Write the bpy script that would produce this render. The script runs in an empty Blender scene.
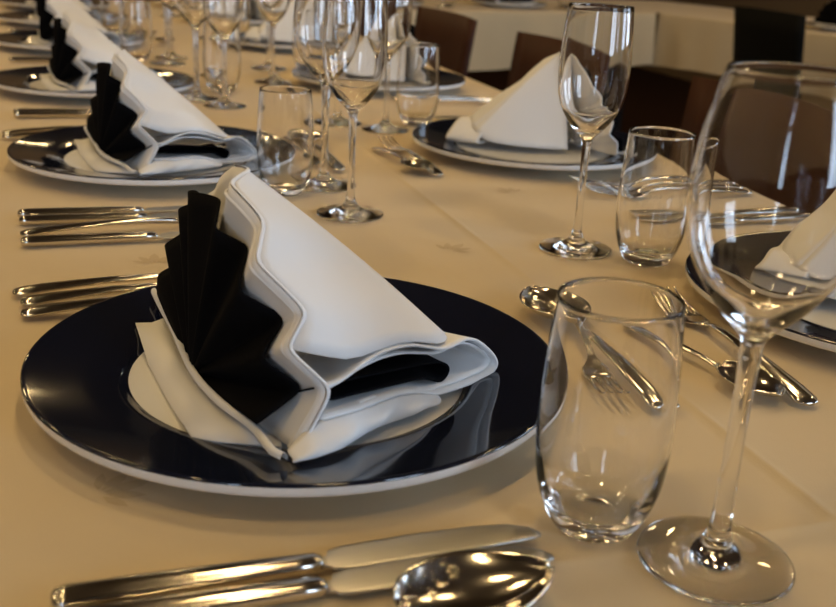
import bpy, bmesh, math, random
import numpy as np
from mathutils import Vector, Matrix

random.seed(7)
SC = bpy.context.scene
COL = SC.collection
TZ = 0.75                       # height of the table top above the floor

# ---------------------------------------------------------------- camera
F_PX, PITCH, YAW, ROLL, CAM_H = 1015.8, math.radians(19.87), math.radians(18.97), math.radians(3.13), 0.2581
fw = Vector((math.sin(YAW) * math.cos(PITCH), math.cos(YAW) * math.cos(PITCH), -math.sin(PITCH)))
rt = Vector((math.cos(YAW), -math.sin(YAW), 0))
up = rt.cross(fw)
r2 = math.cos(ROLL) * rt + math.sin(ROLL) * up
u2 = -math.sin(ROLL) * rt + math.cos(ROLL) * up
cam = bpy.data.objects.new('camera', bpy.data.cameras.new('camera'))
COL.objects.link(cam)
m = Matrix((( r2.x, u2.x, -fw.x, 0), (r2.y, u2.y, -fw.y, 0), (r2.z, u2.z, -fw.z, TZ + CAM_H), (0, 0, 0, 1)))
cam.matrix_world = m
cam.data.sensor_fit = 'HORIZONTAL'
cam.data.sensor_width = 36.0
cam.data.lens = F_PX / 836.0 * 36.0
cam.data.clip_start = 0.02
cam.data.dof.use_dof = True
cam.data.dof.focus_distance = 0.66
cam.data.dof.aperture_fstop = 11.0
SC.camera = cam

# ---------------------------------------------------------------- light and exposure
SC.view_settings.view_transform = 'Standard'
SC.view_settings.look = 'None'
SC.view_settings.gamma = 1.0
SC.view_settings.use_curve_mapping = False
SC.view_settings.exposure = 0.42
SC.cycles.max_bounces = 20
SC.cycles.transmission_bounces = 20
SC.cycles.transparent_max_bounces = 16
SC.cycles.glossy_bounces = 8
SC.cycles.diffuse_bounces = 4
SC.cycles.blur_glossy = 0.6
SC.cycles.sample_clamp_indirect = 0.0

world = bpy.data.worlds.new('daylight'); SC.world = world
world.use_nodes = True
bg = world.node_tree.nodes['Background']
bg.inputs[0].default_value = (0.62, 0.78, 1.0, 1)
bg.inputs[1].default_value = 8.0
LAMP_STRENGTH = 80.0
LAMP_COLOR = (1.0, 0.70, 0.33, 1)

# ---------------------------------------------------------------- helpers
def new_mat(name):
    mt = bpy.data.materials.new(name); mt.use_nodes = True
    nt = mt.node_tree
    return mt, nt, nt.nodes['Principled BSDF']

def mat_noise(name, c1, c2, scale=20, rough=0.6, spec=0.3, bump=0.0, bscale=200, stretch=(1, 1, 1), metallic=0, coat=0, sheen=0):
    mt, nt, b = new_mat(name)
    tc = nt.nodes.new('ShaderNodeTexCoord'); mp = nt.nodes.new('ShaderNodeMapping')
    mp.inputs['Scale'].default_value = stretch
    nt.links.new(tc.outputs['Object'], mp.inputs[0])
    n = nt.nodes.new('ShaderNodeTexNoise'); n.inputs['Scale'].default_value = scale; n.inputs['Detail'].default_value = 4
    nt.links.new(mp.outputs[0], n.inputs['Vector'])
    mx = nt.nodes.new('ShaderNodeMix'); mx.data_type = 'RGBA'
    mx.inputs[6].default_value = (*c1, 1); mx.inputs[7].default_value = (*c2, 1)
    nt.links.new(n.outputs['Fac'], mx.inputs[0]); nt.links.new(mx.outputs[2], b.inputs['Base Color'])
    b.inputs['Roughness'].default_value = rough; b.inputs['Specular IOR Level'].default_value = spec
    b.inputs['Metallic'].default_value = metallic
    b.inputs['Coat Weight'].default_value = coat; b.inputs['Sheen Weight'].default_value = sheen
    if bump:
        n2 = nt.nodes.new('ShaderNodeTexNoise'); n2.inputs['Scale'].default_value = bscale; n2.inputs['Detail'].default_value = 2
        nt.links.new(mp.outputs[0], n2.inputs['Vector'])
        bp = nt.nodes.new('ShaderNodeBump'); bp.inputs['Strength'].default_value = bump; bp.inputs['Distance'].default_value = 0.001
        nt.links.new(n2.outputs['Fac'], bp.inputs['Height']); nt.links.new(bp.outputs[0], b.inputs['Normal'])
    return mt

def mat_weave(name, c1, c2, pitch=900, rough=0.8, bump=0.25):
    """woven cloth: two crossed wave textures for the threads, a broad noise for uneven dye"""
    mt, nt, b = new_mat(name)
    tc = nt.nodes.new('ShaderNodeTexCoord')
    n = nt.nodes.new('ShaderNodeTexNoise'); n.inputs['Scale'].default_value = 9; n.inputs['Detail'].default_value = 5
    nt.links.new(tc.outputs['Object'], n.inputs['Vector'])
    mx = nt.nodes.new('ShaderNodeMix'); mx.data_type = 'RGBA'
    mx.inputs[6].default_value = (*c1, 1); mx.inputs[7].default_value = (*c2, 1)
    nt.links.new(n.outputs['Fac'], mx.inputs[0]); nt.links.new(mx.outputs[2], b.inputs['Base Color'])
    n2 = nt.nodes.new('ShaderNodeTexNoise'); n2.inputs['Scale'].default_value = pitch; n2.inputs['Detail'].default_value = 1
    nt.links.new(tc.outputs['Object'], n2.inputs['Vector'])
    n3 = nt.nodes.new('ShaderNodeTexNoise'); n3.inputs['Scale'].default_value = 14; n3.inputs['Detail'].default_value = 3
    nt.links.new(tc.outputs['Object'], n3.inputs['Vector'])
    b1 = nt.nodes.new('ShaderNodeBump'); b1.inputs['Strength'].default_value = bump; b1.inputs['Distance'].default_value = 0.0004
    b2 = nt.nodes.new('ShaderNodeBump'); b2.inputs['Strength'].default_value = 0.35; b2.inputs['Distance'].default_value = 0.004
    nt.links.new(n2.outputs['Fac'], b1.inputs['Height']); nt.links.new(n3.outputs['Fac'], b2.inputs['Height'])
    nt.links.new(b2.outputs[0], b1.inputs['Normal']); nt.links.new(b1.outputs[0], b.inputs['Normal'])
    b.inputs['Roughness'].default_value = rough; b.inputs['Specular IOR Level'].default_value = 0.2
    b.inputs['Sheen Weight'].default_value = 0.15
    return mt

M = {}
M['cloth'] = mat_weave('cream_tablecloth', (0.62, 0.50, 0.315), (0.68, 0.55, 0.35))
M['motif'] = mat_weave('woven_motif_thread', (0.54, 0.42, 0.245), (0.58, 0.45, 0.265))
M['white_linen'] = mat_weave('white_linen', (0.82, 0.81, 0.80), (0.86, 0.85, 0.84), 1200, 0.75, 0.2)
M['black_linen'] = mat_weave('black_linen', (0.0035, 0.0035, 0.0045), (0.005, 0.005, 0.0065), 1200, 0.95, 0.2)
M['black_linen'].node_tree.nodes['Principled BSDF'].inputs['Sheen Weight'].default_value = 0
M['black_linen'].node_tree.nodes['Principled BSDF'].inputs['Specular IOR Level'].default_value = 0.08
M['navy'] = mat_noise('navy_glaze', (0.006, 0.008, 0.020), (0.008, 0.011, 0.026), 8, 0.07, 0.5, coat=0.3)
M['china'] = mat_noise('white_china', (0.80, 0.80, 0.78), (0.83, 0.82, 0.80), 6, 0.10, 0.5)
M['steel'] = mat_noise('polished_steel', (0.66, 0.62, 0.56), (0.72, 0.68, 0.62), 60, 0.13, 0.5, metallic=1, bump=0.05, bscale=30)
M['blade'] = mat_noise('brushed_blade_steel', (0.48, 0.46, 0.42), (0.54, 0.52, 0.48), 40, 0.36, 0.5, metallic=1, stretch=(1, 12, 1), bump=0.06, bscale=120)
M['wood'] = mat_noise('dark_walnut', (0.040, 0.014, 0.008), (0.065, 0.026, 0.015), 6, 0.5, 0.12, bump=0.1, bscale=40, stretch=(1, 8, 0.6))
M['black_back'] = mat_noise('near_black_chair', (0.004, 0.004, 0.004), (0.007, 0.007, 0.006), 30, 0.7, 0.12, bump=0.2, bscale=300)  # near-black in place of the other chairs' walnut brown
M['black_metal'] = mat_noise('black_metal', (0.01, 0.01, 0.01), (0.018, 0.016, 0.015), 20, 0.4, 0.4)
M['table_wood'] = mat_noise('table_beech', (0.25, 0.15, 0.07), (0.32, 0.20, 0.10), 5, 0.5, 0.3, stretch=(6, 1, 1))
M['floor'] = mat_noise('brown_carpet', (0.030, 0.013, 0.008), (0.05, 0.023, 0.014), 40, 0.9, 0.1, bump=0.6, bscale=400)
M['wall'] = mat_noise('ochre_plaster', (0.26, 0.18, 0.10), (0.30, 0.21, 0.12), 3, 0.85, 0.2, bump=0.2, bscale=60)
M['ceiling'] = mat_noise('dark_timber_ceiling', (0.07, 0.040, 0.022), (0.10, 0.058, 0.032), 4, 0.6, 0.2, stretch=(1, 10, 1))
M['frame'] = mat_noise('window_frame_paint', (0.30, 0.24, 0.18), (0.34, 0.27, 0.2), 10, 0.5, 0.3)

mt, nt, b = new_mat('clear_glass')
for x in list(nt.nodes):
    if x.type == 'BSDF_PRINCIPLED': nt.nodes.remove(x)
g = nt.nodes.new('ShaderNodeBsdfGlass'); g.inputs['IOR'].default_value = 1.48; g.inputs['Roughness'].default_value = 0.0
g.inputs['Color'].default_value = (1.0, 1.0, 1.0, 1)
nt.links.new(g.outputs[0], nt.nodes['Material Output'].inputs[0]); M['glass'] = mt

mt, nt, b = new_mat('window_pane_glass')
nt.nodes.remove(b)
tr = nt.nodes.new('ShaderNodeBsdfTransparent'); gl = nt.nodes.new('ShaderNodeBsdfGlossy'); gl.inputs['Roughness'].default_value = 0.02
fr = nt.nodes.new('ShaderNodeFresnel'); mixs = nt.nodes.new('ShaderNodeMixShader')
nt.links.new(fr.outputs[0], mixs.inputs[0]); nt.links.new(tr.outputs[0], mixs.inputs[1]); nt.links.new(gl.outputs[0], mixs.inputs[2])
nt.links.new(mixs.outputs[0], nt.nodes['Material Output'].inputs[0]); M['pane'] = mt

mt, nt, b = new_mat('lamp_glow')
b.inputs['Base Color'].default_value = (1, 0.9, 0.7, 1)
b.inputs['Emission Color'].default_value = LAMP_COLOR; b.inputs['Emission Strength'].default_value = LAMP_STRENGTH
M['lamp'] = mt

def tag(o, label=None, cat=None, group=None, kind=None):
    if label: o['label'] = label
    if cat: o['category'] = cat
    if group: o['group'] = group
    if kind: o['kind'] = kind
    return o

def link(name, me, mat=None, parent=None, smooth=True):
    if mat is not None and len(me.materials) == 0: me.materials.append(M[mat])
    if smooth:
        me.polygons.foreach_set('use_smooth', [True] * len(me.polygons))
    o = bpy.data.objects.new(name, me); COL.objects.link(o)
    if parent is not None: o.parent = parent
    return o

def empty(name, loc=(0, 0, 0), rz=0.0):
    o = bpy.data.objects.new(name, None); COL.objects.link(o)
    o.empty_display_size = 0.05
    o.location = loc; o.rotation_euler = (0, 0, rz)
    return o

def mesh(name, vs, fs):
    me = bpy.data.meshes.new(name); me.from_pydata([tuple(v) for v in vs], [], fs); me.update()
    return me

def grid_mesh(name, rows, closed=False):
    """rows: array (n, m, 3)"""
    rows = np.asarray(rows, float); n, k = rows.shape[:2]
    fs = []
    for i in range(n - 1):
        for j in range(k if closed else k - 1):
            j2 = (j + 1) % k
            fs.append((i * k + j, i * k + j2, (i + 1) * k + j2, (i + 1) * k + j))
    return mesh(name, rows.reshape(-1, 3), fs)

def recalc(me):
    bm = bmesh.new(); bm.from_mesh(me); bmesh.ops.recalc_face_normals(bm, faces=bm.faces); bm.to_mesh(me); bm.free(); return me

def lathe(name, prof, seg=56):
    """open revolve of a profile [(r, z)...]; r = 0 ends become a pole"""
    vs, fs, idx = [], [], []
    for r, z in prof:
        if r < 1e-6:
            idx.append([len(vs)]); vs.append((0, 0, z))
        else:
            idx.append(list(range(len(vs), len(vs) + seg)))
            vs += [(r * math.cos(2 * math.pi * i / seg), r * math.sin(2 * math.pi * i / seg), z) for i in range(seg)]
    for a, b_ in zip(idx[:-1], idx[1:]):
        for i in range(seg):
            j = (i + 1) % seg
            if len(a) == 1: fs.append((a[0], b_[j], b_[i]))
            elif len(b_) == 1: fs.append((a[i], a[j], b_[0]))
            else: fs.append((a[i], a[j], b_[j], b_[i]))
    return mesh(name, vs, fs)

def catmull(pts, n=8):
    P = np.asarray(pts, float); P = np.vstack([2 * P[0] - P[1], P, 2 * P[-1] - P[-2]]); out = []
    for i in range(1, len(P) - 2):
        for t in np.linspace(0, 1, n, endpoint=False):
            a, b_, c_, d = P[i - 1], P[i], P[i + 1], P[i + 2]
            out.append(0.5 * (2 * b_ + (c_ - a) * t + (2 * a - 5 * b_ + 4 * c_ - d) * t * t + (3 * b_ - a - 3 * c_ + d) * t ** 3))
    out.append(P[-2]); return np.array(out)

def resample(pts, n):
    P = np.asarray(pts, float); d = np.r_[0, np.cumsum(np.linalg.norm(np.diff(P, axis=0), axis=1))]
    t = np.linspace(0, d[-1], n)
    return np.stack([np.interp(t, d, P[:, k]) for k in range(P.shape[1])], 1)

def loft(name, st, nseg=12, power=2.4):
    """solid along x: stations (x, half width, z centre, half thickness[, y centre]); closed with end caps"""
    vs, fs = [], []
    for s in st:
        x, w, z, h = s[:4]; y0 = s[4] if len(s) > 4 else 0
        for i in range(nseg):
            a = 2 * math.pi * i / nseg; c_, s_ = math.cos(a), math.sin(a)
            vs.append((x, y0 + w * math.copysign(abs(c_) ** (2 / power), c_), z + h * math.copysign(abs(s_) ** (2 / power), s_)))
    for k in range(len(st) - 1):
        for i in range(nseg):
            j = (i + 1) % nseg
            fs.append((k * nseg + i, k * nseg + j, (k + 1) * nseg + j, (k + 1) * nseg + i))
    fs.append(tuple(range(nseg))[::-1]); fs.append(tuple((len(st) - 1) * nseg + i for i in range(nseg)))
    return recalc(mesh(name, vs, fs))

def join_meshes(name, mes):
    vs, fs = [], []
    for me in mes:
        o = len(vs); vs += [tuple(v.co) for v in me.vertices]
        fs += [tuple(i + o for i in p.vertices) for p in me.polygons]
    return mesh(name, vs, fs)

def box(name, x0, x1, y0, y1, z0, z1, bev=0.0):
    bm = bmesh.new(); bmesh.ops.create_cube(bm, size=1)
    for v in bm.verts:
        v.co = ((x0 + x1) / 2 + v.co.x * (x1 - x0), (y0 + y1) / 2 + v.co.y * (y1 - y0), (z0 + z1) / 2 + v.co.z * (z1 - z0))
    if bev: bmesh.ops.bevel(bm, geom=bm.edges[:], offset=bev, segments=2, affect='EDGES')
    me = bpy.data.meshes.new(name); bm.to_mesh(me); bm.free(); return me

def solid(o, th, off=-1.0, sub=0):
    if sub:
        s = o.modifiers.new('subdivision', 'SUBSURF'); s.levels = sub; s.render_levels = sub
    s = o.modifiers.new('thickness', 'SOLIDIFY'); s.thickness = th; s.offset = off
    return o

def dup(root, loc, rz, label=None, group=None, scale=1.0):
    r = root.copy(); COL.objects.link(r); r.location = loc; r.rotation_euler = (0, 0, rz); r.scale = (scale,) * 3
    if label: r['label'] = label
    if group: r['group'] = group
    for ch in list(root.children):
        c_ = ch.copy(); COL.objects.link(c_); c_.parent = r
        for gch in list(ch.children):
            d = gch.copy(); COL.objects.link(d); d.parent = c_
    return r

# ---------------------------------------------------------------- the room
RX0, RX1, RY0, RY1, RZ = -3.6, 4.8, -2.6, 8.6, 2.95
tag(link('floor', box('floor', RX0, RX1, RY0, RY1, -0.1, 0.0), 'floor', smooth=False), kind='structure')
tag(link('ceiling', box('ceiling', RX0, RX1, RY0, RY1, RZ, RZ + 0.1), 'ceiling', smooth=False), kind='structure')
tag(link('wall_left', box('wall_left', RX0 - 0.2, RX0, RY0, RY1, 0, RZ), 'wall', smooth=False), kind='structure')
tag(link('wall_back', box('wall_back', RX0, RX1, RY1, RY1 + 0.2, 0, RZ), 'wall', smooth=False), kind='structure')
WZ0, WZ1 = 0.75, 2.55
def window_wall(name, spans, make):
    pieces, y = [], spans[0][2]
    for a, b_, _ in spans[1:-1]:
        pieces.append(make(y, a, 0, RZ)); pieces.append(make(a, b_, 0, WZ0)); pieces.append(make(a, b_, WZ1, RZ)); y = b_
    pieces.append(make(y, spans[-1][2], 0, RZ))
    tag(link(name, join_meshes(name, pieces), 'wall', smooth=False), kind='structure')
WIN_R = [(-1.9, -.7), (-.1, 1.1)]
WIN_F = [(-2.9, -1.9), (1.3, 2.5), (3.1, 4.3)]
window_wall('wall_right', [(0, 0, RY0)] + [(a, b_, 0) for a, b_ in WIN_R] + [(0, 0, RY1)], lambda a, b_, z0, z1: box('w', RX1, RX1 + .2, a, b_, z0, z1))
window_wall('wall_front', [(0, 0, RX0)] + [(a, b_, 0) for a, b_ in WIN_F] + [(0, 0, RX1)], lambda a, b_, z0, z1: box('w', a, b_, RY0 - .2, RY0, z0, z1))
def add_window(k, loc, rz, W, H):
    w = empty('window_%d' % k, loc, rz); w['kind'] = 'structure'
    fr_ = join_meshes('window_frame', [box('f', -.04, .04, -W / 2, -W / 2 + .06, 0, H), box('f', -.04, .04, W / 2 - .06, W / 2, 0, H),
                                       box('f', -.04, .04, -W / 2, W / 2, 0, .06), box('f', -.04, .04, -W / 2, W / 2, H - .06, H)])
    link('window_frame', fr_, 'frame', w, False)
    link('mullion', box('mullion', -.03, .03, -.03, .03, .06, H - .06), 'frame', w, False)
    link('transom', box('transom', -.03, .03, -W / 2 + .06, W / 2 - .06, H * .68, H * .68 + .05), 'frame', w, False)
    for s in (-1, 1):
        for z0, z1 in ((.06, H * .68), (H * .68 + .05, H - .06)):
            ya, yb = sorted((s * .03, s * (W / 2 - .06)))
            link('pane', box('pane', -.003, .003, ya, yb, z0, z1), 'pane', w, False)
    pl = bpy.data.lights.new('window_portal', 'AREA'); pl.shape = 'RECTANGLE'; pl.size = H; pl.size_y = W
    pl.cycles.is_portal = True
    po = bpy.data.objects.new('window_portal', pl); COL.objects.link(po)
    po.location = (loc[0] + .06 * math.cos(rz), loc[1] + .06 * math.sin(rz), loc[2] + H / 2); po.rotation_euler = (0, math.pi / 2, rz)
for k, (a, b_) in enumerate(WIN_R): add_window(k + 1, (RX1 + .1, (a + b_) / 2, WZ0), 0, b_ - a, WZ1 - WZ0)
for k, (a, b_) in enumerate(WIN_F): add_window(k + 3, ((a + b_) / 2, RY0 - .1, WZ0), -math.pi / 2, b_ - a, WZ1 - WZ0)

# recessed ceiling lamps
lamp = empty('ceiling_lamp', (0, 0, RZ - 0.06))
link('housing', lathe('housing', [(0.0, .06), (.10, .06), (.10, 0.0), (.085, 0.0), (.08, .02)], 32), 'black_metal', lamp)
link('diffuser', lathe('diffuser', [(.08, .018), (.05, .008), (0, .006)], 32), 'lamp', lamp)
tag(lamp, 'round warm ceiling lamp with a dark metal ring', 'lamp', 'round ceiling lamps')
LAMPS = [(x, y) for x in (-2.3, -1.0) for y in (.2, 1.8, 3.4, 5.0, 6.6)] + [(.4, -.4), (.4, 1.0), (.4, 2.4), (1.7, 2.2), (.5, 6.4), (.2, 7.8), (2.3, 2.6), (3.6, 2.6), (3.6, 4.2)]
for i, (x, y) in enumerate(LAMPS):
    if i == 0: lamp.location = (x, y, RZ - 0.06)
    else: dup(lamp, (x, y, RZ - 0.06), 0)

# ---------------------------------------------------------------- tables and cloths
def cloth_top(name, x0, x1, y0, y1, drop, sides, label, xcreases=(), ycreases=(), amp=0.012, step=0.06, parent_loc=(0, 0), rz=0.0, group=None, nspan=None):
    """tablecloth over a rectangular top: flat top with pressed creases, hanging skirts on the listed sides"""
    def axis(a, b_, cr):
        v = list(np.linspace(a, b_, max(2, int((b_ - a) / step))))
        for c_ in cr: v += [c_ - .006, c_ - .002, c_, c_ + .002, c_ + .006]
        return sorted(set(v))
    xs, ys = axis(x0, x1, xcreases), axis(y0, y1, ycreases)
    def cz(x, y):
        z = 0.0
        for c_ in xcreases: z = max(z, 0.0011 * max(0, 1 - abs(x - c_) / .006))
        for c_ in ycreases: z = max(z, 0.0011 * max(0, 1 - abs(y - c_) / .006))
        return z
    vs, fs = [], []
    for y in ys:
        for x in xs: vs.append((x, y, cz(x, y)))
    nx = len(xs)
    for j in range(len(ys) - 1):
        for i in range(nx - 1): fs.append((j * nx + i, j * nx + i + 1, (j + 1) * nx + i + 1, (j + 1) * nx + i))
    def skirt(line, nrm, seed):
        rnd = random.Random(seed)
        ph = [rnd.uniform(0, 6.28) for _ in range(3)]
        L = np.r_[0, np.cumsum([math.dist(line[i], line[i + 1]) for i in range(len(line) - 1)])]
        base = len(vs); prof = [(0.0, 0.0), (.004, -.002), (.006, -.008), (.007, -.04), (.008, -.5), (.008, -1.0)]
        for k, (o, d) in enumerate(prof):
            for s, p in zip(L, line):
                depth = d if k < 3 else (d if k == 3 else d * drop)
                f = 0 if k < 3 else (abs(depth) / drop)
                wv = amp * f * (math.sin(s * 17 + ph[0]) + .6 * math.sin(s * 29 + ph[1]) + .5 * math.sin(s * 7 + ph[2]) + 1.4)
                vs.append((p[0] + nrm[0] * (o + wv), p[1] + nrm[1] * (o + wv), depth + (0.006 * f * math.sin(s * 9 + ph[1]))))
        n = len(line)
        for k in range(len(prof) - 1):
            for i in range(n - 1): fs.append((base + k * n + i, base + k * n + i + 1, base + (k + 1) * n + i + 1, base + (k + 1) * n + i))
    fine = lambda a, b_: np.linspace(a, b_, max(8, int(abs(b_ - a) / .02)))
    if 'r' in sides: skirt([(x1, y) for y in fine(y0, y1)], (1, 0), 3)
    if 'l' in sides: skirt([(x0, y) for y in fine(y0, y1)], (-1, 0), 4)
    if 'n' in sides: skirt([(x, y0) for x in fine(*(nspan or (x0, x1)))], (0, -1), 5)
    if 'f' in sides: skirt([(x, y1) for x in fine(x0, x1)], (0, 1), 6)
    me = recalc(mesh(name, vs, fs))
    o = link(name, me, 'cloth')
    o.location = (parent_loc[0], parent_loc[1], TZ); o.rotation_euler = (0, 0, rz)
    tag(o, label, 'tablecloth', group)
    return o

def table(x0, x1, y0, y1, label, loc=(0, 0), rz=0.0, legs=None):
    t = empty('banquet_table', (loc[0], loc[1], 0), rz)
    link('tabletop', box('tabletop', x0, x1, y0, y1, TZ - .032, TZ - .004, .004), 'table_wood', t, False)
    for lx, ly in (legs or [(x0 + .08, y0 + .1), (x1 - .08, y0 + .1), (x0 + .08, y1 - .1), (x1 - .08, y1 - .1)]):
        link('leg', box('leg', lx - .025, lx + .025, ly - .025, ly + .025, 0, TZ - .032, .003), 'black_metal', t, False)
    tag(t, label, 'table')
    return t

TX0, TX1, TY0, TY1 = -0.27, 0.733, -0.55, 3.72
table(TX0, TX1, TY0, TY1, 'long banquet table laid with napkin fans, under a cream cloth')
main_cloth = cloth_top('tablecloth', TX0, TX1, TY0, TY1, .22, 'lrn', 'cream tablecloth under the row of plates with black napkin fans',
                       xcreases=(0.341,), ycreases=(0.342, 1.13, 1.95))
# woven sprigs in the damask
for i, (mx_, my_, a) in enumerate([(-.003, .447, .3), (.621, 1.066, 1.2), (.447, .995, 2.0), (.30, .80, .7), (.49, .56, 2.6), (.05, .80, 1.5), (.62, .40, .1)]):
    vs, fs = [], []
    for q in range(5):
        aa = a + (q - 2) * .55; L = .024 - .004 * abs(q - 2)
        pts = [(0, 0), (.35, .22), (.7, .18), (1, 0), (.7, -.18), (.35, -.22)]
        o = len(vs)
        for u, v in pts:
            x, y = .004 + u * L, v * L * .8
            vs.append((mx_ + x * math.cos(aa) - y * math.sin(aa), my_ + x * math.sin(aa) + y * math.cos(aa), .0003))
        fs.append(tuple(range(o, o + 6)))
    link('woven_sprig', mesh('woven_sprig', vs, fs), 'motif', main_cloth, False)

BR = math.radians(14.2)        # the cross table and the far arm are set a little askew
BC = (2.4, 3.99)               # inner corner of the U
table(-1.60, 0.0, 0.02, .80, 'cross table at the head of the room under a cloth', BC, BR)
cloth_top('tablecloth', -1.62, .8, 0.0, .82, .215, 'nlf', 'cream tablecloth on the cross table joining the two long tables', xcreases=(-.8,), parent_loc=BC, rz=BR, nspan=(-1.62, -.03))  # unseen far skirt added to keep light out from under the table
table(0.02, .80, -3.2, -.01, 'long table behind the black chair under a cloth', BC, BR, [(.6, -3.0), (.6, -.3), (.2, -3.0), (.4, -1.5)])
cloth_top('tablecloth', 0.0, .82, -3.22, -.002, .215, 'lnr', 'cream tablecloth hanging beside the black chair back', ycreases=(-1.2,), parent_loc=BC, rz=BR)  # outer right skirt, out of view, added to block light underneath

# ---------------------------------------------------------------- plates
plate = empty('charger_plate')
link('rim', lathe('rim', [(.0985, .0098), (.1005, .0105), (.104, .0128), (.108, .0138), (.125, .0162), (.145, .0196), (.1525, .0213), (.1545, .0217), (.1552, .0212), (.1553, .0203)], 96), 'navy', plate)
link('well', lathe('well', [(0, .0090), (.05, .0090), (.09, .0092), (.0965, .0094), (.0985, .0098)], 96), 'china', plate)
link('underside', lathe('underside', [(.1553, .0203), (.1553, .0172), (.1545, .0152), (.1520, .0140), (.140, .0118), (.115, .0092), (.100, .0060), (.094, .0030), (.090, .0003), (.086, .0003), (.084, .0030), (0, .0040)], 96), 'china', plate)

# ---------------------------------------------------------------- napkin (local frame: plate centre at the table, +x away from the diner)
E_ = np.array([-0.15658, 0.98767, 0.0]); N_ = np.array([0.97700, 0.15489, -0.14655]); U_ = np.array([0.14474, 0.02295, 0.98920])
PIV = np.array([0.064 - .116, 0.553 - .5487, 0.016])
PIN = np.array([-.012, -.010, -.001])
def fan_pt(th, r, off, rho):
    a = math.radians(th)
    return PIV + (1 - rho) * PIN + rho * r * (-math.cos(a) * E_ + math.sin(a) * U_) + N_ * off * rho ** .9
def fan_curve(keys, per=8, soft=2):
    k = np.array(keys, float); out = []
    for i in range(len(k) - 1):
        for t in np.linspace(0, 1, per, endpoint=False): out.append(k[i] * (1 - t) + k[i + 1] * t)
    out.append(k[-1]); out = np.array(out)
    for _ in range(soft):
        o2 = out.copy(); o2[1:-1] = (out[:-2] + 2 * out[1:-1] + out[2:]) / 4; out = o2
    return out
BLACK = [(6.0, .105, -.0085), (15.6, .105, .0150), (23.8, .105, -.0080), (35.2, .105, .0058), (42.3, .105, -.0180), (57.3, .105, -.0078), (63.6, .105, -.0242),
         (79.4, .105, -.0130), (98, .099, -.0225), (127, .105, .003), (133, .103, -.010),
         (147.4, .105, .002), (154, .103, -.010), (161.5, .105, .006), (167.4, .105, -.0085), (178, .105, -.006)]
WHITE = [(1.5, .120, .006), (16.3, .121, .0205), (25.7, .120, -.0025), (34.4, .120, .0085), (46.5, .120, -.0150), (58.8, .120, -.0060), (72.9, .120, -.0175),
         (82.2, .1205, -.0010), (92, .117, -.001), (104, .114, .004), (116, .112, .006), (127, .112, .010), (136, .111, .001), (147.4, .111, .010), (154, .110, .001), (161.5, .110, .013), (168, .109, .001), (177, .109, .004)]
bk, wt = fan_curve(BLACK), fan_curve(WHITE)
RHO = [0.06, .2, .35, .5, .65, .8, .92, 1.0]

def ruffle(v, k, a):          # small cloth waviness
    return a * math.sin(k * v[0] + 1.3 * k * v[1]) * math.cos(.8 * k * v[2])

napkin = empty('napkin')
bf = link('black_fan', grid_mesh('black_fan', [[fan_pt(*c_, rho) for c_ in bk] for rho in RHO]), 'black_linen', napkin); solid(bf, .0012, 0)
def white_pt(c_, rho):        # the white layer always lies behind the black one
    th, r, off = c_; off += .0016; R = rho * r
    rb, ob = np.interp(th, bk[:, 0], bk[:, 1]), np.interp(th, bk[:, 0], bk[:, 2])
    if R < rb + .001:
        need = (ob * min(1, R / rb) ** .9 + .0030) / rho ** .9
        off = max(off, min(need, off + .012))
    return fan_pt(th, r, off, rho)
wf = link('white_fan', grid_mesh('white_fan', [[white_pt(c_, rho) for c_ in wt] for rho in [.06, .15, .25, .35, .45, .55, .65, .75, .84, .885, .94, 1.0]]), 'white_linen', napkin); solid(wf, .0014, 0)
# rolled white hem just outside the black pleats, doubling the edge
npk = np.argmin(abs(wt[:, 0] - 82.2)); nb = np.argmin(abs(wt[:, 0] - 25.7))
hem_rows = [[fan_pt(c_[0], c_[1] * (1 + .012 * math.sin(a)), c_[2] + .0022 + .0018 * math.cos(a), 1.0) for c_ in wt[:npk + 14]] for a in np.linspace(-1.9, 1.9, 6)]
link('fan_hem', grid_mesh('fan_hem', hem_rows), 'white_linen', napkin)
hem_rows = [[fan_pt(c_[0], c_[1] * (.955 + .009 * math.sin(a)), c_[2] + .0004 - .0012 * math.cos(a), 1.0) for c_ in wt[:npk + 6]] for a in np.linspace(-1.7, 1.7, 5)]
link('inner_hem', grid_mesh('inner_hem', hem_rows), 'white_linen', napkin)
# stand: front and back slopes meeting in a ridge that falls away from the fan's peak
peak = fan_pt(*wt[npk], 1.0) + np.array([.001, 0, .0005])
RIDGE_END = np.array([.083, -.012, .035])
def ridge(t):
    p = peak * (1 - t) + RIDGE_END * t
    return p + np.array([.0015, 0.001, .0015]) * math.sin(math.pi * t)
def slope(zig, bottom, nt_=20, nu=16, sag=0.0, nrm=(0, 0, 0)):
    zig = resample(zig, nt_); bottom = resample(bottom, nu); rows = []
    for i in range(nt_):
        t = i / (nt_ - 1); row = []
        for j in range(nu):
            u = j / (nu - 1); lin = bottom[0] * (1 - u) + bottom[-1] * u
            p = zig[i] * (1 - u) + ridge(t) * u + t ** 4 * (bottom[j] - lin)
            p = p + np.array(nrm) * sag * math.sin(math.pi * u) * math.sin(math.pi * min(1, t * 1.0))
            row.append(p)
        rows.append(row)
    return rows
zig_near = [fan_pt(c_[0], c_[1], c_[2] + .0035, 1.0) for c_ in wt[nb:npk + 1]][::-1]
bot_near = catmull([zig_near[-1], (-.008, -.0975, .0605), (.008, -.0930, .0560), (.024, -.0855, .0570), (.045, -.0725, .0545), (.066, -.058, .046), (.078, -.040, .041), RIDGE_END])
sf = link('stand_front', grid_mesh('stand_front', slope(zig_near, bot_near, sag=.003, nrm=(.3, -.8, .5))), 'white_linen', napkin); solid(sf, .0014, 0)
zig_far = catmull([peak, (-.032, .012, .095), (-.030, .032, .052), (-.028, .046, .0165)])
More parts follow.
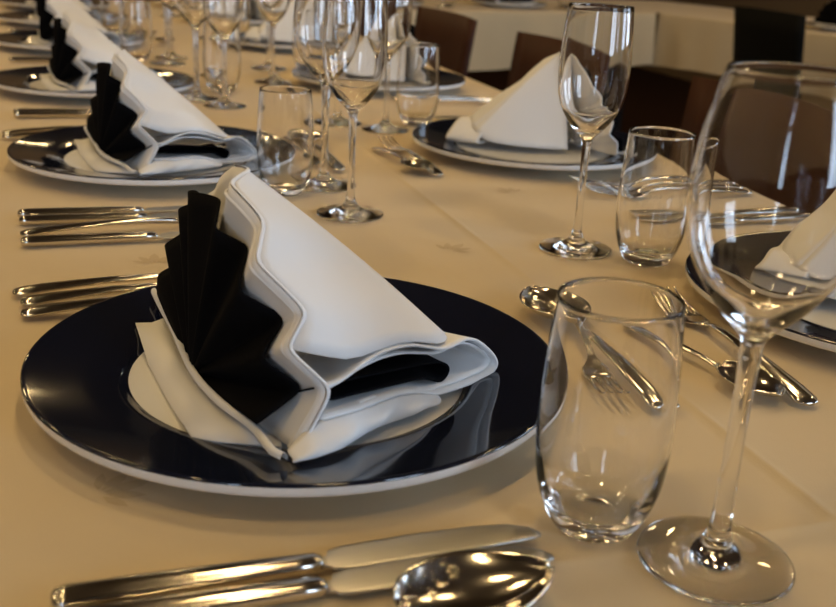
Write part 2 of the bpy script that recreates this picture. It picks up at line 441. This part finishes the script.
bot_far = catmull([zig_far[-1], (.01, .038, .0155), (.05, .022, .0155), (.075, .006, .018), RIDGE_END * np.array([1, 1, .8])])
sb = link('stand_back', grid_mesh('stand_back', slope(zig_far, bot_far, sag=.004, nrm=(.3, .8, .4))), 'white_linen', napkin); solid(sb, .0014, 0)
# folded end: a flattened loop of white cloth lying open beside the stand, black cloth inside it
UPPER = [(-.010, -.1040, .0470), (-.002, -.1000, .0468), (.006, -.0967, .0495), (.014, -.0927, .053), (.028, -.0847, .0555), (.045, -.0737, .0525), (.059, -.066, .047), (.071, -.0587, .0425), (.089, -.0487, .0430),
         (.105, -.0387, .031), (.113, -.0347, .020), (.108, -.0377, .0145), (.094, -.045, .0135)]
LOWER = [(.086, -.0507, .0145), (.067, -.0607, .016), (.051, -.0707, .023), (.034, -.0807, .027), (.012, -.0937, .028), (-.012, -.1077, .031)]
BACKDIR = np.array([-.42, .90, 0.0])
def extrude_fold(curve, depth, start=0.0, shrink=.35, zmid=.026, n=6):
    cv = catmull(curve, 6); rows = []
    for v in np.linspace(0, 1, n):
        row = []
        for p in cv:
            q = p + BACKDIR * (start + depth * v); q[2] = q[2] + (zmid - q[2]) * shrink * v
            q[0] -= .010 * v * max(0, (p[0] - .06) / .05)
            row.append(q)
        rows.append(row)
    return rows
fe = link('folded_end', grid_mesh('folded_end', extrude_fold(np.array(UPPER + LOWER), .045)), 'white_linen', napkin); solid(fe, .0016, 0, 1)
inn = np.array([(x - .004, y + .001, .0285 + (z - .0285) * .80) for x, y, z in UPPER[1:] + LOWER[:-1]])
fi = link('inner_fold', grid_mesh('inner_fold', extrude_fold(inn, .04, .0008)), 'white_linen', napkin); solid(fi, .0012, 0, 1)
BT = [(-.013, -.1040, .0455), (.016, -.0890, .0425), (.037, -.0757, .0385), (.060, -.062, .0345), (.074, -.053, .030), (.079, -.0495, .0235), (.073, -.0537, .019),
      (.058, -.0637, .0265), (.041, -.0737, .0295), (.020, -.0857, .0325), (-.003, -.0997, .036)]
bi = link('black_lining', grid_mesh('black_lining', extrude_fold(np.array(BT), .030, .003, 1.0, .030)), 'black_linen', napkin); solid(bi, .0010, 0, 1)
# lower layers lying on the plate
lw = resample(catmull([(-.031, -.1195, .0225), (-.021, -.113, .028)] + LOWER[:0:-1], 5), 24)
th_ = resample(catmull([(-.0299, -.1249, .0193), (-.017, -.1225, .0188), (-.005, -.1165, .0182), (.008, -.103, .0160), (.0212, -.0905, .0145), (.044, -.079, .014), (.060, -.069, .0138)], 5), 24)
rows = [[lw[j] * (1 - v) + th_[j] * v + np.array([.002, -.004, 0]) * math.sin(math.pi * v) * (1 + .5 * math.sin(j * 1.1)) + np.array([0, .0015, -.0016]) * (1 - v) for j in range(24)] for v in np.linspace(0, 1, 6)]
lf = link('lower_fold', grid_mesh('lower_fold', rows), 'white_linen', napkin); solid(lf, .0014, 0, 1)
flapw = [[(-.0900, .0760, .0172), (-.0860, .0250, .0112), (-.0790, -.0300, .0112), (-.0718, -.0790, .0134), (-.0600, -.0870, .0136), (-.0300, -.1020, .0150)],
         [(-.0800, .0740, .0175), (-.0750, .0240, .0135), (-.0690, -.0200, .0140), (-.0600, -.0640, .0150), (-.0480, -.0780, .0155), (-.0290, -.0960, .0165)],
         [(-.0700, .0760, .0200), (-.0640, .0240, .0150), (-.0580, -.0120, .0160), (-.0490, -.0500, .0165), (-.0400, -.0680, .0170), (-.0280, -.0900, .0180)]]
ff = link('front_flap', grid_mesh('front_flap', flapw), 'white_linen', napkin); solid(ff, .0012, 0)
hemw = resample(catmull([(-.0728, .116, .0245), (-.0700, .095, .0215), (-.0656, .0533, .0205), (-.0609, -.0132, .0205), (-.0517, -.0564, .0210), (-.0400, -.0880, .0215), (-.0346, -.1166, .0215), (-.0300, -.1220, .0205)], 6), 36)
rows = [[p + np.array([.0020 * math.cos(a) - .0006, .0005 * math.cos(a), .0027 * math.sin(a)]) for p in hemw + np.array([-.0022, -.001, 0])] for a in np.linspace(-.6, 3.4, 6)]
link('base_hem', grid_mesh('base_hem', rows), 'white_linen', napkin)

# ---------------------------------------------------------------- glassware
def stem_glass(name, foot, bowl, stem_r, z_stem, rim_z):
    """foot, stem and bowl are one closed glass surface, cut at the stem; bowl: outer (r, z) keys from the stem up"""
    t = empty(name)
    fp = [(0, .0004), (foot * .55, .0010), (foot * .93, .0002), (foot * .985, .0004), (foot, .0013), (foot * .985, .0022), (foot * .9, .0027), (foot * .7, .0038), (foot * .45, .0058),
          (foot * .28, .0085), (foot * .18, .0125), (stem_r * 1.15, .0185), (stem_r, .026)]
    link('foot', lathe('foot', np.vstack([fp[:1], catmull(fp[1:], 3)]), 56), 'glass', t)
    sp = [(stem_r, .026), (stem_r * .92, .04), (stem_r * .9, (.026 + z_stem) / 2), (stem_r * .98, z_stem - .012), (stem_r * 1.1, z_stem - .004)]
    link('stem', lathe('stem', sp, 32), 'glass', t)
    outer = catmull([(stem_r * 1.1, z_stem - .004)] + bowl, 6)
    inner = []
    wall = .0011
    for i in range(len(outer) - 1, -1, -1):
        r, z = outer[i]
        if z < z_stem + .006: break
        w = wall * (1 + 2.5 * max(0, 1 - (z - z_stem - .006) / .02))
        d = outer[min(i + 1, len(outer) - 1)] - outer[max(i - 1, 0)]; d = d / np.linalg.norm(d)
        q = np.array([r - d[1] * w, z + d[0] * w]); inner.append((max(q[0], .0), q[1]))
    r0, z0 = outer[-1]
    rimp = [(r0 - wall * .2, z0 + .0005), (r0 - wall * .8, z0 + .0005)]
    inner = [p for p in inner if p[0] > .0035]
    zb = inner[-1][1]
    prof = [tuple(p) for p in outer] + rimp + inner + [(inner[-1][0] * .5, zb - .0012), (0, zb - .0016)]
    link('bowl', lathe('bowl', prof, 64), 'glass', t)
    return t
wine = stem_glass('wine_glass', .0345, [(.0052, .1075), (.0100, .1135), (.0185, .1225), (.0283, .1375), (.0332, .1520), (.0346, .1690), (.0332, .1870), (.0302, .2030), (.0268, .2170)], .0043, .105, .217)
small = stem_glass('small_wine_glass', .0325, [(.0055, .1005), (.0115, .1065), (.0195, .1165), (.0262, .1290), (.0293, .1440), (.0300, .1620), (.0292, .1850), (.0270, .2110)], .0036, .098, .211)
tprof = catmull([(.0165, .0006), (.0205, .0040), (.0250, .0130), (.0290, .0270), (.0306, .0450), (.0306, .0600), (.0298, .0800), (.0286, .1000), (.0276, .1140)], 6)
tin = []
for i in range(len(tprof) - 1, -1, -1):
    r, z = tprof[i]
    if z < .0125: break
    w = .0012 + .0022 * max(0, 1 - (z - .0125) / .03)
    d = tprof[min(i + 1, len(tprof) - 1)] - tprof[max(i - 1, 0)]; d = d / np.linalg.norm(d)
    tin.append((r - d[1] * w, z + d[0] * w))
tum = lathe('tumbler', [(0, .0018), (.010, .0014), (.0150, .0003)] + [tuple(p) for p in tprof] + [(.0274, .1145), (.0268, .1145)] + tin + [(.0175, .0118), (.012, .0098), (.006, .0088), (0, .0086)], 64)
tumbler = link('tumbler', tum, 'glass')

# ---------------------------------------------------------------- cutlery (along +x, handle end at x = 0, lying on z = 0)
def make_knife(L=.210):
    t = empty('table_knife')
    link('handle', loft('handle', [(0, .0035, .0038, .0022), (.0015, .0058, .0040, .0032), (.006, .0068, .0042, .0038), (.03, .0066, .0042, .0038), (.07, .0058, .0042, .0036), (.098, .0050, .0042, .0034), (.106, .0046, .0042, .0032), (.1075, .0036, .0042, .0026), (.1090, .0036, .0042, .0022)], 14, 3.0), 'steel', t)
    st = []
    for x, w, y in [(.1085, .0036, 0), (.112, .0040, .0003), (.1135, .0072, .0012), (.120, .0086, .0016), (.15, .0092, .0016), (.18, .0088, .0014), (.198, .0070, .0008), (.2065, .0042, -.0012), (.2095, .0016, -.0030)]:
        st.append((x if x < .13 else .13 + (x - .13) * (L - .13) / .08, w, .0032 + .0012 * min(1, (x - .1085) / .05), .0009, y))
    link('blade', loft('blade', st, 12, 5.0), 'blade', t)
    return t
def handle_st(Lh):
    return [(0, .0030, .0030, .0010), (.0012, .0062, .0032, .0014), (.006, .0086, .0036, .0018), (.020, .0082, .0052, .0019), (Lh * .5, .0058, .0082, .0019), (Lh * .8, .0034, .0088, .0020), (Lh * .93, .0027, .0074, .0020), (Lh, .0030, .0052, .0018)]
def make_spoon(name, L, bl, bw, depth):
    t = empty(name); Lh = L - bl
    link('handle', loft('handle', handle_st(Lh), 12, 2.4), 'steel', t)
    rows = []
    for i in range(15):
        u = i / 14; x = Lh - .002 + u * (bl + .002)
        w = bw / 2 * (math.sin(math.pi * min(1, max(0.0, u * .96 + .035))) ** .62) * (1.04 - .10 * u) if 0 < u < 1 else (.0032 if u == 0 else .0012)
        w = max(w, .0012)
        row = []
        for j in range(13):
            v = -1 + j / 6
            dz = depth * (1 - abs(v) ** 2.2) * (math.sin(math.pi * min(1, .10 + u * .86)) ** .7)
            row.append((x, v * w, .0030 + depth + .0024 * (1 - u) ** 2 + .001 * u ** 3 - dz))
        rows.append(row)
    bo = link('bowl', grid_mesh('bowl', rows), 'steel', t); solid(bo, .0011, 1, 1)
    return t
def make_fork(name, L, hw=.0125, tl=.048):
    t = empty(name); Lh = L - tl - .026
    link('handle', loft('handle', handle_st(Lh), 12, 2.4), 'steel', t)
    z0 = .0052
    hd = link('head', loft('head', [(Lh - .001, .0030, z0, .0017), (Lh + .006, .0058, z0 - .0012, .0012), (Lh + .013, .0105, z0 - .0022, .0009), (Lh + .022, hw, z0 - .0026, .0009), (Lh + .028, hw, z0 - .0024, .0009)], 12, 2.4), 'steel', t)
    for k in range(4):
        y = hw * (-.78 + k * .52)
        link('tine', loft('tine', [(Lh + .026, .0019, z0 - .0025, .0008, y), (Lh + .042, .0016, z0 - .0012, .0008, y), (Lh + .062, .0013, z0 + .0024, .0007, y), (L - .001, .0009, z0 + .0052, .0006, y * .98), (L, .0004, z0 + .0055, .0004, y * .98)], 8, 2.2), 'steel', hd)
    return t
knife = make_knife()
soup = make_spoon('soup_spoon', .205, .068, .046, .0090)
dspoon = make_spoon('dessert_spoon', .195, .066, .046, .0095)
fork = make_fork('dinner_fork', .200)
dfork = make_fork('dessert_fork', .195, .011, .042)

# ---------------------------------------------------------------- laying the table
ORD = ['first', 'second', 'third', 'fourth', 'fifth', 'sixth', 'seventh']
used = set()
def put(proto, xy, rz, label, group, cat, z=0.0, scale=1.0):
    if id(proto) in used:
        o = dup(proto, (xy[0], xy[1], TZ + z), rz, scale=scale)
    else:
        used.add(id(proto)); o = proto; o.location = (xy[0], xy[1], TZ + z); o.rotation_euler = (0, 0, rz); o.scale = (scale,) * 3
    tag(o, label, cat, group); return o
LP = [(.116, .5487), (.0794, 1.156), (.0267, 1.703), (-.007, 2.279), (-.028, 2.80), (-.050, 3.30)]
RP = [(.5874, .5885), (.5507, 1.1835), (.514, 1.778), (.4773, 2.373), (.4406, 2.968), (.404, 3.50)]
PI = math.pi
def where(k, side):
    return ORD[k] + ' plate from the soup spoon, ' + ('row opposite the chairs' if side == 'L' else 'row beside the chairs')
def seat_x(side, k, dx, dy):
    """offset from the plate centre in the diner's frame: dx away from the diner, dy to the diner's left"""
    c_ = LP[k] if side == 'L' else RP[k]; s = 1 if side == 'L' else -1
    return (c_[0] + s * dx, c_[1] + s * dy)
for side, P_ in (('L', LP), ('R', RP)):
    for k, p in enumerate(P_):
        put(plate, p, random.uniform(0, 6), 'navy-rimmed white charger, ' + where(k, side).replace('plate ', ''), 'navy-rimmed charger plates', 'plate', .0004)
        rz = (0 if side == 'L' else PI) + (0 if k == 0 else random.uniform(-.06, .06))
        put(napkin, p, rz, 'white and black napkin fan on ' + where(k, side), 'fan-folded napkins', 'napkin', .0004, 1.0 if (side == 'L' and k == 0) else (.93 + .02 * (k % 2)))

def cut(proto, xy, rz, label, group, cat, z=.0012, scale=1.0):
    return put(proto, xy, rz, label, group, cat, z, scale)
# first setting, row facing away from the chairs
A1 = where(0, 'L')
cut(knife, (-.022, .3600), 0.005, 'steel table knife closest to the plate, beside the soup spoon', 'table knives', 'knife')
cut(knife, (-.024, .3440), -.005, 'steel table knife lying between another knife and the soup spoon', 'table knives', 'knife')
cut(soup, (-.027, .300), .120, 'large polished steel soup spoon lying beside two knives', 'soup spoons', 'spoon', .0010)
for i, (x, y, a) in enumerate([(-.046, .692, .03), (-.047, .715, .03), (-.053, .737, .02)]):
    cut(fork, (x, y), a, ['steel fork closest to', 'middle steel fork beside', 'steel fork farthest from'][i] + ' the ' + A1, 'forks left of the plates', 'fork')
cut(dspoon, (.3200, .463), PI / 2 + .02, 'dessert spoon beyond the ' + A1, 'dessert spoons', 'spoon', .0022)
cut(dfork, (.334, .668), -PI / 2 - .22, 'dessert fork beyond the ' + A1, 'dessert forks', 'fork')
# second setting of that row
A2 = where(1, 'L')
cut(knife, (-.058, .950), -.01, 'steel knife closest to the ' + A2, 'table knives', 'knife')
cut(knife, (-.056, .927), -.005, 'middle steel knife beside the ' + A2, 'table knives', 'knife')
cut(soup, (-.054, .888), .10, 'spoon lying between knives beside the ' + A2, 'soup spoons', 'spoon', .0010)
cut(knife, (-.052, .860), .02, 'steel knife farthest from the ' + A2, 'table knives', 'knife')
cut(fork, (-.090, 1.315), .03, 'steel fork closest to the ' + A2, 'forks left of the plates', 'fork')
cut(fork, (-.092, 1.340), .03, 'steel fork farthest from the ' + A2, 'forks left of the plates', 'fork')
cut(dspoon, (.276, 1.10), PI / 2 + .03, 'dessert spoon beyond the ' + A2, 'dessert spoons', 'spoon', .0022)
cut(dfork, (.253, 1.30), -PI / 2 + .05, 'dessert fork beyond the ' + A2, 'dessert forks', 'fork')
for k in range(2, 5):
    A = where(k, 'L'); cx, cy = LP[k]
    cut(knife, (cx - .112, cy - .215), .0, 'steel knife closest to the ' + A, 'table knives', 'knife')
    cut(knife, (cx - .110, cy - .240), .01, 'steel knife farthest from the ' + A, 'table knives', 'knife')
    cut(fork, (cx - .150, cy + .165), .03, 'steel fork closest to the ' + A, 'forks left of the plates', 'fork')
    cut(fork, (cx - .152, cy + .190), .03, 'steel fork farthest from the ' + A, 'forks left of the plates', 'fork')
    cut(dspoon, (cx + .195, cy - .07), PI / 2, 'dessert spoon beyond the ' + A, 'dessert spoons', 'spoon', .0022)
# row along the brown chairs
B1, B2 = where(0, 'R'), where(1, 'R')
cut(dfork, (.4100, .453), PI / 2 - .07, 'dessert fork beyond the ' + B1, 'dessert forks', 'fork')
cut(dspoon, (.366, .600), -PI / 2 + .18, 'small dessert spoon beyond the ' + B1, 'dessert spoons', 'spoon', scale=.74)
cut(knife, (.722, .842), PI, 'steel knife closest to the ' + B1, 'table knives', 'knife')
cut(knife, (.722, .868), PI + .01, 'steel knife farthest from the ' + B1, 'table knives', 'knife')
for i, (x, y, a) in enumerate([(.722, 1.008, PI), (.719, .984, PI + .02), (.716, .958, PI - .02)]):
    cut(fork, (x, y), a, ['steel fork closest to', 'middle steel fork beside', 'steel fork farthest from'][i] + ' the ' + B2, 'forks left of the plates', 'fork')
cut(dfork, (.384, 1.070), PI / 2 + .04, 'dessert fork beyond the ' + B2, 'dessert forks', 'fork')
cut(dspoon, (.352, 1.225), -PI / 2 + .12, 'small dessert spoon beyond the ' + B2, 'dessert spoons', 'spoon', scale=.8)
for k in range(1, 4):
    A = where(k, 'R'); cx, cy = RP[k]
    cut(knife, (cx + .160, cy + .225), PI, 'steel knife closest to the ' + A, 'table knives', 'knife')
    cut(knife, (cx + .160, cy + .250), PI + .01, 'steel knife farthest from the ' + A, 'table knives', 'knife')
    if k > 1:
        cut(fork, (cx + .165, cy - .180), PI, 'steel fork closest to the ' + A, 'forks left of the plates', 'fork')
        cut(fork, (cx + .163, cy - .205), PI, 'steel fork farthest from the ' + A, 'forks left of the plates', 'fork')
        cut(dfork, (cx - .175, cy - .11), PI / 2, 'dessert fork beyond the ' + A, 'dessert forks', 'fork')

def glass(proto, xy, label, group, cat='glass', scale=1.0):
    return put(proto, xy, random.uniform(0, 6), label, group, cat, .0006, scale)
G_T, G_W, G_S = 'clear water tumblers', 'large wine glasses', 'small wine glasses'
glass(tumbler, (.2190, .3665), 'empty clear tumbler at the ' + A1, G_T)
glass(wine, (.260, .327), 'large empty wine glass at the ' + A1, G_W)
glass(small, (.4165, .786), 'slim empty wine glass beside the ' + B1, G_S)
glass(tumbler, (.462, .740), 'empty clear tumbler beside the ' + B1, G_T)
glass(tumbler, (.197, 1.015), 'empty clear tumbler at the ' + A2, G_T, scale=.94)
glass(small, (.244, .927), 'slim empty wine glass at the ' + A2, G_S)
glass(wine, (.2455, 1.047), 'large empty wine glass at the ' + A2, G_W)
glass(tumbler, (.463, 1.40), 'empty clear tumbler beside the ' + B2, G_T)
glass(small, (.405, 1.36), 'slim empty wine glass beside the ' + B2, G_S)
glass(wine, (.350, 1.415), 'large empty wine glass beside the ' + B2, G_W)
A3 = where(2, 'L')
glass(small, (.210, 1.56), 'slim empty wine glass at the ' + A3, G_S)
glass(wine, (.176, 1.63), 'large empty wine glass at the ' + A3, G_W)
glass(tumbler, (.225, 1.70), 'empty clear tumbler at the ' + A3, G_T)
B3 = where(2, 'R')
glass(small, (.329, 1.813), 'slim empty wine glass beside the ' + B3, G_S)
glass(tumbler, (.43, 1.99), 'empty clear tumbler beside the ' + B3, G_T)
glass(wine, (.355, 2.00), 'large empty wine glass beside the ' + B3, G_W)
for k in (3, 4):
    A, B = where(k, 'L'), where(k, 'R'); lx, ly = LP[k]; rx, ry = RP[k]
    glass(tumbler, (lx + .12, ly - .19), 'empty clear tumbler at the ' + A, G_T)
    glass(wine, (lx + .175, ly - .225), 'large empty wine glass at the ' + A, G_W)
    glass(small, (lx + .19, ly - .135), 'slim empty wine glass at the ' + A, G_S)
    glass(tumbler, (rx - .10, ry + .19), 'empty clear tumbler beside the ' + B, G_T)
    glass(small, (rx - .17, ry + .17), 'slim empty wine glass beside the ' + B, G_S)

# settings on the other two tables
def far(u, v):
    c_, s_ = math.cos(BR), math.sin(BR)
    return (BC[0] + u * c_ - v * s_, BC[1] + u * s_ + v * c_)
for i, u in enumerate((-1.25, -.65)):
    p = far(u, .22); w_ = ['near the middle of the cross table', 'near the corner of the cross table'][i]
    put(plate, p, 0, 'navy-rimmed charger ' + w_, 'navy-rimmed charger plates', 'plate', .0004)
    put(napkin, p, BR + PI / 2, 'white and black napkin fan ' + w_, 'fan-folded napkins', 'napkin', .0004)
    q = far(u + .24, .16); glass(wine, q, 'large wine glass ' + w_, G_W)
    q = far(u + .30, .22); glass(tumbler, q, 'clear tumbler ' + w_, G_T)
p = far(.20, -.78)
put(plate, p, 0, 'navy-rimmed charger on the table behind the black chair', 'navy-rimmed charger plates', 'plate', .0004)
put(napkin, p, BR - .35, 'napkin with black fan on the table behind the black chair', 'fan-folded napkins', 'napkin', .0004)
cut(knife, far(.04, -1.00), BR, 'steel knife on the table behind the black chair', 'table knives', 'knife')
cut(fork, far(.04, -.58), BR, 'steel fork on the table behind the black chair', 'forks left of the plates', 'fork')

# ---------------------------------------------------------------- chairs (local frame: facing +x, origin under the seat)
def make_chair(matb, label, group):
    t = empty('dining_chair')
    rows = []
    for i in range(7):
        u = i / 6; z = .40 + u * .43
        rows.append([(-.20 - .055 * u + .010 * (v * 2 - 1) ** 2, (v - .5) * (.40 + .02 * u), z - .003 * (v * 2 - 1) ** 2 * u) for v in np.linspace(0, 1, 11)])
    b_ = link('backrest', grid_mesh('backrest', rows), matb, t); solid(b_, .014, 0)
    rows = [[(-.20 + .42 * u, (v - .5) * (.40 + .03 * math.sin(math.pi * u)), .455 + .012 * (v * 2 - 1) ** 2 - (.02 * max(0, u - .8) / .2)) for v in np.linspace(0, 1, 9)] for u in np.linspace(0, 1, 9)]
    s_ = link('seat', grid_mesh('seat', rows), matb, t); solid(s_, .016, 0)
    for sx in (-1, 1):
        for sy in (-1, 1):
            x1, x0 = sx * .16, sx * .19
            link('leg', mesh('leg', [(x0 - .011, sy * .18 - .011, 0), (x0 + .011, sy * .18 - .011, 0), (x0 + .011, sy * .18 + .011, 0), (x0 - .011, sy * .18 + .011, 0),
                                     (x1 - .011, sy * .165 - .011, .447), (x1 + .011, sy * .165 - .011, .447), (x1 + .011, sy * .165 + .011, .447), (x1 - .011, sy * .165 + .011, .447)],
                             [(0, 3, 2, 1), (4, 5, 6, 7), (0, 1, 5, 4), (1, 2, 6, 5), (2, 3, 7, 6), (3, 0, 4, 7)]), 'black_metal', t, False)
    tag(t, label, 'chair', group)
    return t
chair = make_chair('wood', 'brown wooden chair facing the ' + where(0, 'R'), 'brown wooden chairs')
CH = [(.66, .50), (.66, 1.165), (.66, 1.85), (.66, 2.54), (.66, 3.14)]
for i, (x, y) in enumerate(CH):
    if i == 0: chair.location = (x, y, 0); chair.rotation_euler = (0, 0, PI)
    else: dup(chair, (x, y, 0), PI, 'brown wooden chair facing the ' + where(i, 'R'))
bc = make_chair('black_back', 'black chair with its back turned, in front of the far long table', None)
bc.location = (2.530, 3.08, 0); bc.rotation_euler = (0, 0, -.06)
